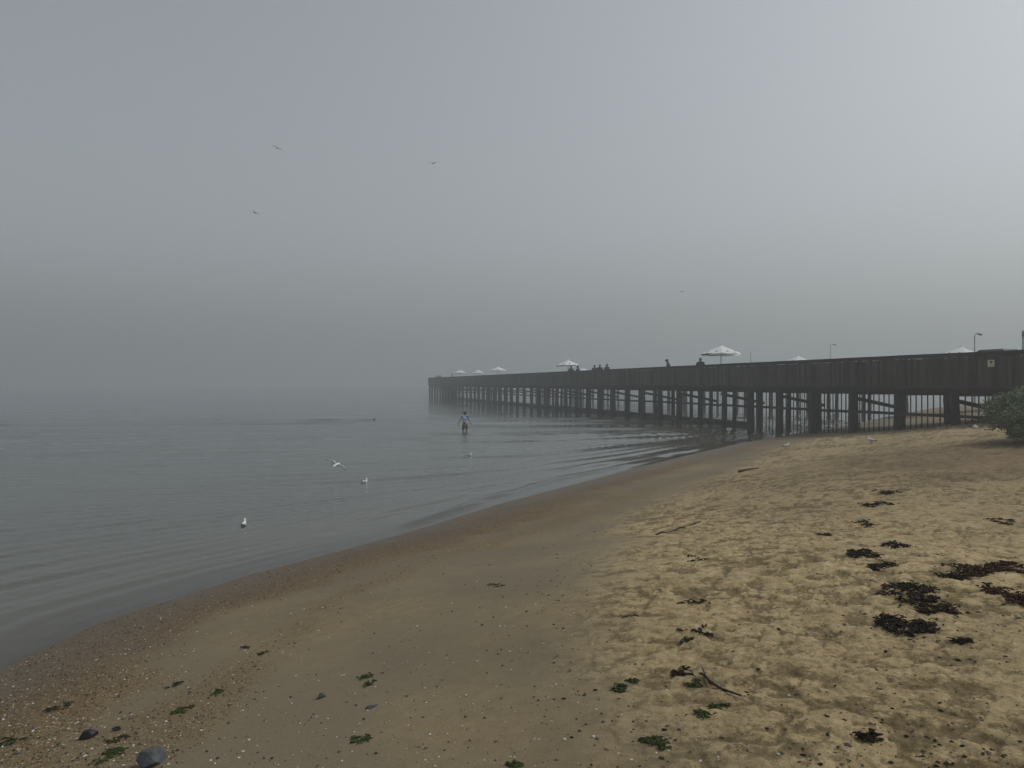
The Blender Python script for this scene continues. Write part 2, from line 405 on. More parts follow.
# dune side near the pier and beyond it
grav = np.zeros_like(S)
gn = fbm(X, Y, .55, 4, seed=12); gn2 = fbm(X, Y, 2.2, 3, seed=13)
grav = sstep(.10, .75, 1.05-np.abs((S-.8)/1.5)+.55*gn+.25*gn2)
grav = np.maximum(grav,   .60*sstep(.30, .85, .80-np.abs((S-2.6)/.8)+.75*gn+.25*gn2)*(1-sstep(12, 19, Y)))
grav *= (1-dry)*sstep(-1.4, -.2, S)*(1-.55*sstep(22, 34, Y))
Z = Z+land*fadefar*(dry*lump+(1-dry)*smooth_)+land*grav*.006*fbm(X, Y, 14, 2, seed=14)
wet = 1-sstep(.25, 1.9, S+.35*fbm(X, Y, .6, 3, seed=15))
wet = np.clip(np.maximum(wet, .35*(1-dry)*sstep(-.1, .45, fbm(X, Y, .33, 3, seed=16))), 0, 1)
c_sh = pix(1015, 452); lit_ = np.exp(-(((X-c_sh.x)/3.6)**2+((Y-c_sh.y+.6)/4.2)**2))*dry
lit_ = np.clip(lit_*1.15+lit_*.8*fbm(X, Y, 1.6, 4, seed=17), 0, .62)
tone = np.clip(.5+.55*fbm(X, Y, .28, 4, seed=18)+dry*.30*fbm(X, Y, 1.7, 4, .6, seed=19), 0, 1)
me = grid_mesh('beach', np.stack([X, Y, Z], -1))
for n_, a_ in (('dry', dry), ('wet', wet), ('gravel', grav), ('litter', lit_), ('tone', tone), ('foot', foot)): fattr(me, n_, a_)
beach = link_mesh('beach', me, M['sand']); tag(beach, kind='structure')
# height lookup for placing things on the sheet
_ra = rad.tolist(); import bisect
_aorder = np.argsort(np.mod(ang+math.pi, 2*math.pi)); _akey = np.mod(ang+math.pi, 2*math.pi)[_aorder].tolist(); _aidx = _aorder.tolist()
def ridx(r):
    k = bisect.bisect_left(_ra, r)
    if k <= 0: return 0
    if k >= len(_ra): return len(_ra)-1
    return k if _ra[k]-r < r-_ra[k-1] else k-1
def aidx(a):
    a = (a+math.pi) % (2*math.pi); k = bisect.bisect_left(_akey, a)
    if k <= 0: return _aidx[0]
    if k >= len(_akey): return _aidx[-1]
    return _aidx[k] if _akey[k]-a < a-_akey[k-1] else _aidx[k-1]
def gz(x, y):
    r = math.hypot(x, y); a = math.atan2(x, y)
    i, j = ridx(r), aidx(a)
    return float(Z[i, j])
def spot(px, py):
    p = pix(px, py); p.z = gz(p.x, p.y); return p

# ------------------------------------------------------------------ the water
wang = angles(760, R(41), 90)
wy = np.arange(384+H*F/4.6, 384+H*F/110, -.75); wr = np.concatenate([H*F/(wy-384), np.geomspace(113, 2700, 60), np.arange(49.8, 56, .13)]); wr = np.unique(wr)
WA, WR = np.meshgrid(wang, wr); WX = WR*np.sin(WA); WY = WR*np.cos(WA)
WS = shore_dist(WX, WY)
off = np.clip(-WS, 0, None)
depth = np.clip(-ground_s(WS, WY), 0, None)
wsh = np.exp(-off/(1.6+4.0*(1-sstep(12, 24, WY))))
warp = 1.6*fbm(WX, WY, .09, 3, seed=21)
hgt = np.zeros_like(WX)
for lam, th, amp, sd in ((6.3, -4, .034, 7), (4.2, 2, .018, 8), (5.2, -14, .020, 1), (3.3, -5, .015, 2), (2.1, -24, .0140, 3), (1.35, -18, .0130, 4), (.85, -12, .0078, 5), (.6, -28, .0036, 6)):
    n_ = (math.sin(R(th)), math.cos(R(th)))
    ph = (1-wsh)*(n_[0]*WX+n_[1]*WY)+wsh*off*.95+warp*(.6 if lam > 2 else .35)
    am = amp*np.clip(.55+1.5*fbm(WX/ (lam*3.2), WY/(lam*1.0), .40, 2, seed=30+sd), .03, 1.8)
    s_ = np.sin(2*math.pi*ph/lam+sd*2.1)
    fade = 1-sstep(lam*30, lam*75, WR)
    if lam > 4: am = am*(.22+.78*sstep(15, 42, WR))
    hgt += fade*am*(s_+.25*np.cos(4*math.pi*ph/lam+sd*4.2))
hgt *= (.8+1.1*sstep(12, 38, WR))*(.22-.14*sstep(14, 26, WY)+(.78+.14*sstep(14, 26, WY))*sstep(.0, 1.5+4.0*sstep(14, 26, WY), off))
hgt *= .55+.45*sstep(-.35, .4, fbm(WX, WY, .05, 3, seed=40))
# small lapping edge along the sand
lap = .055*np.exp(-((off-.55-.25*fbm(WX, WY, .5, 3, seed=41))/.16)**2)+.022*np.exp(-((off-1.5-.4*fbm(WX, WY, .4, 3, seed=42))/.22)**2)
hgt += lap*sstep(-.25, .3, fbm(WX, WY, .22, 3, seed=43))
# the swimmer's trail
sw = pix(373, 421.5, 0)
tr_ = sstep(-13, -1, WX-sw.x)*(1-sstep(-.2, .3, WX-sw.x))*np.exp(-((WY-sw.y-.03*(WX-sw.x))/.45)**2)
hgt += .11*tr_
me = grid_mesh('sea', np.stack([WX, WY, hgt], -1))
fattr(me, 'deep', 1-np.exp(-depth/.30)); fattr(me, 'murk', 1-np.exp(-depth/.05)); fattr(me, 'calm', 1.25*(.25+.75*sstep(0, 4, off))*(.7+.45*sstep(22, 45, WR)-.9*sstep(60, 130, WR))*(.6+.4*sstep(-.3, .4, fbm(WX, WY, .045, 3, seed=44))))
sea = link_mesh('sea', me, M['water']); tag(sea, kind='structure')

# ------------------------------------------------------------------ the pier
PU = Vector((-.278, 1, 0)).normalized()           # along the pier, out to sea
PN = Vector((PU.y, -PU.x, 0))                     # across it, away from the camera side
UP = Vector((0, 0, 1))
def pp(d, w, z):
    """point of the pier: d = depth of its near face, w = across"""
    return Vector((25.05-.278*d, d, 0))+PN*w+UP*z
D0, D1, BAY, WID = 16.4, 148.0, 2.67, 6.6
ZB, ZT, ZD = 2.27, 3.62, 2.41
AX = (PU, PN, UP)
def plank_wall(name, d0, d1, w, parent, mats, pitch=.155, seed=1, zb=ZB+.03, zt=ZT-.16, thick=.035):
    mb = MB(); r_ = random.Random(seed); L = (d1-d0)*Vector((-.278, 1, 0)).length; n = int(L/pitch)
    for i in range(n):
        d = d0+(d1-d0)*(i+.5)/n
        wd = pitch-r_.uniform(.010, .030)
        mb.box(pp(d, w+r_.uniform(-.007, .007), (zb+zt)/2+r_.uniform(-.012, .012)), (wd, thick, zt-zb), AX)
    return mb.build(name, mats, parent)
pier = thing('pier', 'long dark timber pier with planked railing running out into the fog', 'pier', pp(60, 3.3, 0))
bpy.context.view_layer.update()
inv = Matrix.Translation(-pier.location)
def att(o, par=None):
    """parts are modelled in world space, then hung on the thing"""
    par = par or pier; o.parent = par; o.matrix_parent_inverse = Matrix.Translation(-par.location); return o
att(plank_wall('railing_planks', D0, D1, 0, None, M['plank'], seed=2))
mb = MB()
nseg = 33
for i in range(nseg):                              # the cap and the top board, in lengths
    a, b = D0+(D1-D0)*i/nseg, D0+(D1-D0)*(i+1)/nseg-.012
    j = rng.uniform(-.006, .006)
    mb.bar(pp(a, -.042+j*.3, ZT-.085+j), pp(b, -.042-j*.3, ZT-.085-j), .045, .145)
    mb.bar(pp(a, -.01, ZT-.004+j), pp(b, -.01, ZT-.004-j), .17, .04)
att(mb.build('top_rail', M['rail']))
mb = MB()
for i in range(nseg):
    a, b = D0+(D1-D0)*i/nseg, D0+(D1-D0)*(i+1)/nseg-.012
    mb.bar(pp(a, -.040, ZB+.055), pp(b, -.040, ZB+.055), .04, .085)
att(mb.build('lower_trim_board', M['rail']))
att(plank_wall('far_railing', D0, D1, WID, None, M['plank'], pitch=.16, seed=3, zb=ZD, zt=ZT-.05))
mb = MB()
nd = int((D1-D0)/.16)
for i in range(nd):
    d = D0+(D1-D0)*(i+.5)/nd
    mb.box(pp(d, WID/2, ZD-.03), (.155, WID-.09, .05), AX)
att(mb.build('deck', M['rail']))
mb = MB()                                          # stringers under the deck
for w in (.16, 1.3, 2.5, 4.5, 6.4):
    for i in range(nseg):
        a, b = D0+(D1-D0)*i/nseg, D0+(D1-D0)*(i+1)/nseg-.02
        mb.bar(pp(a, w, ZB-.06), pp(b, w, ZB-.06), .16, .21)
att(mb.build('stringers', M['beam']))
mb = MB()                                          # end face of the pier head
for i in range(42):
    w = WID*(i+.5)/42; mb.box(pp(D1+.03, w, (ZB+ZT)/2-.02), (.035, .145, ZT-ZB-.06), AX)
att(mb.build('end_planks', M['plank']))
def pile(d, w, zt, r, par, zmin=None):
    mb = MB(); p = pp(d, w, 0); g = float(ground0(np.array([p.x]), np.array([p.y]))[0])-.5
    lx, ly = rng.uniform(-.05, .05), rng.uniform(-.05, .05); k = 7
    pts = []; rr = []
    for i in range(k):
        t = i/(k-1); z = g+(zt-g)*t
        pts.append((p.x+lx*(1-t)+rng.uniform(-.012, .012), p.y+ly*(1-t)+rng.uniform(-.012, .012), z)); rr.append(r*(1.10-.16*t)*rng.uniform(.96, 1.04))
    mb.tube(pts, rr, 12)
    return att(mb.build('pile', M['pile'], None, True), par)
ds = []
k = -4
while 29.5+BAY*k < D1+.1: ds.append(29.5+BAY*k); k += 1
ds = [d for d in ds if d > 24]
for i, d in enumerate(ds):
    dj = d+rng.uniform(-.10, .10)
    pile(dj, .13, ZB-.17, rng.uniform(.16, .20), pier)
    pile(dj+rng.uniform(-.08, .08), 2.55, ZB-.17, rng.uniform(.12, .145), pier)
mb = MB()
for i, d in enumerate(ds):                         # cap beams across each bent
    mb.bar(pp(d, -.02, ZB-.235), pp(d, WID, ZB-.235), .18, .13)
    if i % 2 == 0: mb.bar(pp(d+.16, .05, 1.86), pp(d+.16, 3.0, 1.30), .06, .16)
o = att(mb.build('cross_beams', M['beam']))
mb = MB()                                          # rail along the near piles
for i in range(len(ds)-1):
    a, b = ds[i], ds[i+1]-.015
    mb.bar(pp(a, -.085, 1.21+rng.uniform(-.02, .02)), pp(b, -.085, 1.21+rng.uniform(-.02, .02)), .06, .12)
att(mb.build('lower_rail', M['beam']))
mb = MB()                                          # upright iron bars of the bathing enclosure
SE = 44.0
n = int((SE-24.5)*1.038/.30)
for i in range(n):
    d = 24.5+(SE-24.5)*(i+.5)/n; p = pp(d, .42, 0); g = float(ground0(np.array([p.x]), np.array([p.y]))[0])-.15
    mb.box(pp(d+rng.uniform(-.015, .015), .42+rng.uniform(-.01, .01), (g+ZB-.17)/2), (.036, .036, ZB-.17-g), AX)
att(mb.build('bar_screen', M['bars'])); mb = MB()
n = int((80-SE)*1.038/.42)
for i in range(n):
    d = SE+(80-SE)*(i+.5)/n
    mb.box(pp(d+rng.uniform(-.03, .03), WID-.2, (ZB-.17-.6)/2), (.016, .016, ZB-.17+.6), AX)
att(mb.build('rear_bar_screen', M['bars']))
mb = MB()
for z, h in ((.06, .50),):
    for i in range(26):
        a, b = 43.6+i*3.2, 43.6+(i+1)*3.2-.03
        mb.bar(pp(a, .46, z+rng.uniform(-.03, .03)), pp(b, .46, z+rng.uniform(-.03, .03)), .24, h)
att(mb.build('waterline_beam', M['kelp']))
mb = MB()                                          # weed and mussels hanging on the beam
for i in range(900):
    d = rng.uniform(43.5, 100); p = pp(d, .46-.12-rng.uniform(0, .05), rng.uniform(-.05, .33)); s_ = rng.uniform(.03, .09)
    mb.tube([p-UP*s_, p, p+UP*s_*.7], [s_*.3, s_*.8, s_*.2], 5)
att(mb.build('mussel_growth', M['kelp']))['kind'] = 'stuff'

# the other arm of the bathing enclosure, parallel, 21 m further back, and its end piece
arm = thing('bath_walkway', 'far arm of the timber bathing enclosure half hidden behind the long pier', 'walkway', pp(80, 21, 0))
W2, W3, E0, E1 = 18.8, 23.6, 20.0, 143.0
mb = MB()
for w, z0, z1 in ((W2, ZB, ZT-.45), (W3, ZB, ZT-.45)):
    n = int((E1-E0)/.32)
    for i in range(n):
        d = E0+(E1-E0)*(i+.5)/n; mb.box(pp(d, w, (z0+z1)/2), (.305, .035, z1-z0), AX)
att(mb.build('railing_planks', M['plank']), arm)
mb = MB(); mb.bar(pp(E0, (W2+W3)/2, ZD-.04), pp(E1, (W2+W3)/2, ZD-.04), W3-W2-.08, .06)
mb.bar(pp(E1-5, (WID+W2)/2, ZD-.043), pp(E1, (WID+W2)/2, ZD-.043), .02, .02)
mb.box(pp(E1-2.3, (WID+W2)/2, ZD-.04), (4.4, W2-WID-.2, .06), AX)
att(mb.build('deck', M['rail']), arm)
mb = MB()
for w in (W2+.3, W3-.3): mb.bar(pp(E0, w, ZB-.15), pp(E1, w, ZB-.15), .16, .3)
att(mb.build('stringers', M['beam']), arm)
d = 36.0
while d < E1:
    pile(d, W2+.3, ZB-.3, .16, arm); pile(d+.1, W3-.3, ZB-.3, .16, arm); d += 4.0
# ------------------------------------------------------------------ things on and behind the pier
def make_umbrella():
    t = thing('umbrella', 'x', 'umbrella', (0, 0, 0))
    mb = MB(); mb.tube([(0, 0, 0), (0, 0, 2.72)], .03, 10); mb.build('pole', M['pole_grey'], t, True)
    mb = MB(); mb.tube([(0, 0, 0), (0, 0, .05), (0, 0, .09), (0, 0, .22)], [.33, .33, .12, .05], 16); mb.build('base', M['pole_grey'], t, True)
    n, RR, z0, z1 = 8, 1.30, 2.13, 2.70
    def surf(th, q):
        seg = 2*math.pi/n; u = ((th/seg) % 1)-.5
        r = RR*q*(math.cos(seg/2)/math.cos(u*seg)*.6+.4*1.0)
        sag = .05*(1-(2*u)**2)*q
        z = z1-(z1-z0)*(q**.86)-sag*q
        return Vector((r*math.cos(th), r*math.sin(th), z))
    mb = MB(); na, nq = n*6, 9; vs = []; fs = []
    for lay in (0, 1):
        for i in range(nq):
            q = .02+.98*i/(nq-1)
            for j in range(na): vs.append(surf(2*math.pi*j/na, q)-UP*(.006*lay))
        for j in range(na): vs.append(surf(2*math.pi*j/na, 1.0)-UP*(.10+.006*lay)+Vector((0, 0, 0)))
    rows = nq+1
    for lay in (0, 1):
        o_ = lay*rows*na
        for i in range(rows-1):
            for j in range(na):
                f = (o_+i*na+j, o_+i*na+(j+1) % na, o_+(i+1)*na+(j+1) % na, o_+(i+1)*na+j)
                fs.append(f[::-1] if lay == 0 else f)
    mb.add(vs, fs); mb.build('canopy', M['canvas'], t)
    mb = MB(); mb.tube([(0, 0, 2.69), (0, 0, 2.73), (0, 0, 2.79), (0, 0, 2.81)], [.05, .06, .025, .01], 10); mb.build('finial', M['canvas'], t, True)
    for k_ in range(n):
        th = 2*math.pi*k_/n; mb = MB(); mb.tube([surf(th, .05)-UP*.03, surf(th, .5)-UP*.03, surf(th, .97)-UP*.03], .011, 6); rb = mb.build('rib', M['pole_grey'], t)
    for k_ in range(n):                              # printed mark near the edge of every panel
        th = 2*math.pi*(k_+.5)/n; mb = MB(); g = []
        for a in range(10):
            e = 2*math.pi*a/10; g.append(surf(th+.085*math.cos(e)*(1+.25*math.sin(3*e)), .74+.055*math.sin(e))+UP*.012)
        mb.add(g+[v+UP*.003 for v in g], [tuple(range(10))[::-1], tuple(range(10, 20))]+[(i, (i+1) % 10, 10+(i+1) % 10, 10+i) for i in range(10)])
        mb.build('printed_mark', M['emblem'], t)
    return t
umb0 = make_umbrella()
umbs = [(721, 3.5, 'large white umbrella nearest on the pier, between two leaning people and the lamps', 1.0),
        (568, 3.5, 'white umbrella on the middle of the pier beside standing people', .97),
        (498, 3.5, 'white umbrella on the far pier, standing alone right of a foggy pair', .95),
        (460, 3.4, 'farthest left white umbrella fading into fog above the pier end', .95),
        (478, 6.0, 'faintest white umbrella, small, between two brighter ones near the pier end', .93),
        (583, 21.0, 'tip of a pale umbrella just showing above railing beside the standing group', 1.0),
        (798, 21.0, 'white umbrella tip just above the railing right of the large umbrella', 1.0),
        (961, 21.0, 'white umbrella tip above the railing beside the curved street lamp', 1.0)]
for i, (px, w, lab, s_) in enumerate(umbs):
    o = umb0 if i == 0 else copy_tree(umb0)
    d = (25.05+w*(PN.x+.278*PN.y))/((px-512)/F+.278)        # depth on the line X = 25.05-.278 Y shifted by w
    p = Vector(((px-512)/F*d, d, ZD-.005)); o.location = p; o.scale = (s_,)*3; o.rotation_euler = (0, 0, rng.uniform(0, .7))
    tag(o, lab, 'umbrella', 'white umbrellas on the pier')

def skin(verts, edges, radii, root=0, sub=1):
    me = bpy.data.meshes.new('tmp'); me.from_pydata(verts, edges, []); me.update()
    o = bpy.data.objects.new('tmp', me); COL.objects.link(o)
    md = o.modifiers.new('s', 'SKIN'); md.use_smooth_shade = True
    for i, r_ in enumerate(radii):
        sv = me.skin_vertices[0].data[i]; sv.radius = (r_, r_) if not isinstance(r_, tuple) else r_; sv.use_root = (i == root)
    if sub: o.modifiers.new('u', 'SUBSURF').levels = sub
    dg = bpy.context.evaluated_depsgraph_get(); dg.update()
    out = bpy.data.meshes.new_from_object(o.evaluated_get(dg)); bpy.data.objects.remove(o); bpy.data.meshes.remove(me)
    out.polygons.foreach_set('use_smooth', [True]*len(out.polygons))
    return out

def make_person(label, loc, rz, top, legs, lean=0.0, arms='down', group=None, shorts=False, sleeves='long', hs=1.0):
    """standing figure facing +y; lean tips the upper body forward"""
    t = thing('person', label, 'person', loc, rz, group)
    def up(x, y, z):
        dz = z-.95
        if dz <= 0 or lean == 0: return Vector((x, y, z))
        return Vector((x, y+dz*math.sin(lean), .95+dz*math.cos(lean)))
    J, E, Rd = [], [], []
    def j(p, r_, par=None):
        J.append(tuple(p)); Rd.append(r_)
        if par is not None: E.append((par, len(J)-1))
        return len(J)-1
    pel = j((0, 0, .95), (.135, .10)); sp = j(up(0, .01, 1.15), (.12, .09), pel); ch = j(up(0, .0, 1.36), (.15, .10), sp)
    nb = j(up(0, 0, 1.47), (.07, .06), ch); hd = j(up(0, .015, 1.56), (.066, .08), nb); h2 = j(up(0, .025, 1.64), (.076, .094), hd); h3 = j(up(0, .01, 1.705), (.06, .075), h2)
    nose = j(up(0, .125, 1.615), .014, h2)
    hands = []
    for s in (-1, 1):
        sh = j(up(s*.185, 0, 1.415), .062, ch)
        if arms == 'down': el, wr, hn = up(s*.255, -.03, 1.14), up(s*.29, .06, .93), up(s*.29, .10, .85)
        elif arms == 'out': el, wr, hn = up(s*.31, -.02, 1.17), up(s*.40, .05, .95), up(s*.43, .08, .88)
        else: el, wr, hn = up(s*.27, .10, 1.17), up(s*.16, .33, 1.13), up(s*.12, .40, 1.12)
        e = j(el, .045, sh); w = j(wr, .030, e); h = j(hn, (.036, .022), w)
        dv = (hn-wr).normalized(); side = dv.cross(UP); side = side.normalized() if side.length > .1 else Vector((0, 1, 0))
        if arms == 'down' or arms == 'out': side = Vector((0, 1, 0))
        for q, ln in ((-.027, .070), (-.009, .082), (.009, .078), (.027, .060)):
            b = hn+side*q+dv*.045; f1 = j(b, .0095, h); f2 = j(b+dv*ln*.55, .0085, f1); j(b+dv*ln*.9+Vector((-s*.012, 0, 0)), .007, f2)
        th = j(hn+side*.045+dv*.005, .010, h); j(hn+side*.062+dv*.045, .0085, th)
        hands.append(h)
        hp = j((s*.095, 0, .88), .095, pel); kn = j((s*.11, .025, .50), .060, hp); an = j((s*.115, -.01, .09), .042, kn); j((s*.125, .14, .045), (.042, .032), an)
    me = skin(J, E, Rd); o = link_mesh('body', me, M['skin'] if shorts else M['skin_backlit'], t)
    # jacket or shirt
    V, E, Q = [], [], []
    def k(p, r_, par=None):
        V.append(tuple(p)); Q.append(r_)
        if par is not None: E.append((par, len(V)-1))
        return len(V)-1
    a = k(up(0, 0, .90), (.175, .135)); b = k(up(0, .01, 1.15), (.165, .125), a); c = k(up(0, 0, 1.37), (.175, .125), b); k(up(0, -.002, 1.47), (.085, .08), c)
    for s in (-1, 1):
        sh = k(up(s*.19, 0, 1.415), .078, c); i0 = 8+1
        if arms == 'down': el, wr = up(s*.258, -.03, 1.14), up(s*.289, .055, .945)
        elif arms == 'out': el, wr = up(s*.315, -.02, 1.17), up(s*.395, .045, .965)
        else: el, wr = up(s*.27, .10, 1.17), up(s*.17, .31, 1.133)
        e = k(el, .066, sh)
        if sleeves == 'long': k(wr, .048, e)
    link_mesh('shirt' if shorts else 'jacket', skin(V, E, Q), top, t)
    V, E, Q = [], [], []
    a = k((0, 0, 1.0), (.155, .12)); b = k((0, 0, .90), (.16, .125), a)
    for s in (-1, 1):
        h = k((s*.10, 0, .82), .112, b); kn = k((s*.112, .02, .56 if shorts else .50), .092 if shorts else .078, h)
        if not shorts: k((s*.116, -.01, .12), .066, kn)
    link_mesh('shorts' if shorts else 'trousers', skin(V, E, Q, 1), legs, t)
    V, E, Q = [], [], []
    a = k(up(0, -.055, 1.53), (.085, .07)); b = k(up(0, -.035, 1.65), (.108, .105), a); k(up(0, .01, 1.725), (.085, .10), b)
    link_mesh('hair', skin(V, E, Q), M['hair'], t)
    mb = MB()
    for s in (-1, 1): mb.box(up(s*.032, .118, 1.655), (.022, .012, .012))
    mb.box(up(0, .108, 1.565), (.045, .012, .009)); mb.build('face', M['hair'], t)
    if not shorts:
        for s in (-1, 1):
            mb = MB(); mb.tube([(s*.115, -.075, .05), (s*.115, -.02, .06), (s*.12, .08, .05), (s*.125, .19, .035)], [.045, .056, .052, .036], 10, squash=(1, .8)); mb.build('shoe', M['black'], t, True)
    t.scale = (hs,)*3
    return t
pw = [(670.5, .62, 'navy', .36, 'rail', 'person in dark clothes leaning well forward on the pier railing left of a large umbrella', R(70), 1.05),
      (701, .66, 'black', .22, 'rail', 'person in black leaning on the railing just left of the nearest umbrella', R(150), 1.0),
      (571, .62, 'black', .1, 'down', 'dark dressed person beneath the middle umbrella, tallest of those beside it', R(190), 1.02),
      (578.5, .7, 'greyc', .15, 'rail', 'smaller dark figure just right of the person beneath the middle umbrella', R(120), .98),
      (594.3, .7, 'navy', .1, 'rail', 'leftmost of three dark figures standing together right of the middle umbrella', R(200), .99),
      (599.8, .8, 'black', .0, 'down', 'middle one of three dark figures standing together at the railing', R(160), 1.0),
      (607.3, .7, 'greyc', .1, 'rail', 'rightmost of three dark figures standing together at the railing', R(140), 1.0),
      (452.9, .7, 'black', .2, 'rail', 'faint figure at the railing just left of the farthest umbrella', R(100), 1.0),
      (440, .7, 'navy', .1, 'rail', 'right one of two faint figures near the foggy end of the pier', R(170), 1.0),
      (436.8, .9, 'greyc', .1, 'down', 'leftmost faint figure near the foggy end of the pier', R(200), 1.0)]
for px, w, mt, ln, ar, lab, rz, hsz in pw:
    d = (25.05+w*1.038)/((px-512)/F+.278)
    make_person(lab, ((px-512)/F*d, d, ZD-.005), rz, M[mt], M['black'], ln, ar, 'people at the pier railing', hs=hsz)
wp = pix(465, 430.3, 0); wp.z = float(ground0(np.array([wp.x]), np.array([wp.y]))[0])
wader = make_person('person in blue and white patterned shirt and shorts wading knee deep in the sea', wp, R(20), M['shirt'], M['tan'], .06, 'out', shorts=True, sleeves='short', hs=.84)

# swimmer: head, shoulders and an arm out of the water
t = thing('person', 'swimmer low in the water with dark head and a trailing ripple', 'person', (sw.x, sw.y, -.10), R(-80))
V = [(0, -1.15, -.20), (0, -.55, -.02), (0, -.15, .06), (0, .0, -.01), (0, .10, .08), (0, .16, .16), (0, .15, .23), (-.2, -.1, -.04), (-.42, .16, -.05), (-.40, .45, -.03), (.2, -.1, -.02), (.36, .10, .10), (.32, .40, .03), (.28, .55, -.02), (-.1, -1.6, -.36), (.1, -1.6, -.36), (-.1, -2.0, -.40), (.1, -2.0, -.38)]
E = [(0, 1), (1, 2), (2, 3), (3, 4), (4, 5), (5, 6), (2, 7), (7, 8), (8, 9), (2, 10), (10, 11), (11, 12), (12, 13), (0, 14), (0, 15), (14, 16), (15, 17)]
Q = [(.14, .1), (.14, .1), (.16, .11), .065, .075, .095, .07, .07, .05, .035, .07, .05, .034, .03, .08, .08, .05, .05]
link_mesh('body', skin(V, E, Q), M['skin'], t)
link_mesh('hair', skin([(0, .02, .13), (0, .09, .22), (0, .16, .26)], [(0, 1), (1, 2)], [.085, .1, .075]), M['hair'], t)
link_mesh('wetsuit_top', skin([(0, -.6, -.02), (0, -.14, .06), (-.2, -.1, .05), (.2, -.1, .07), (.34, .06, .12)], [(0, 1), (1, 2), (1, 3), (3, 4)], [.155, .175, .085, .085, .062]), M['black'], t)

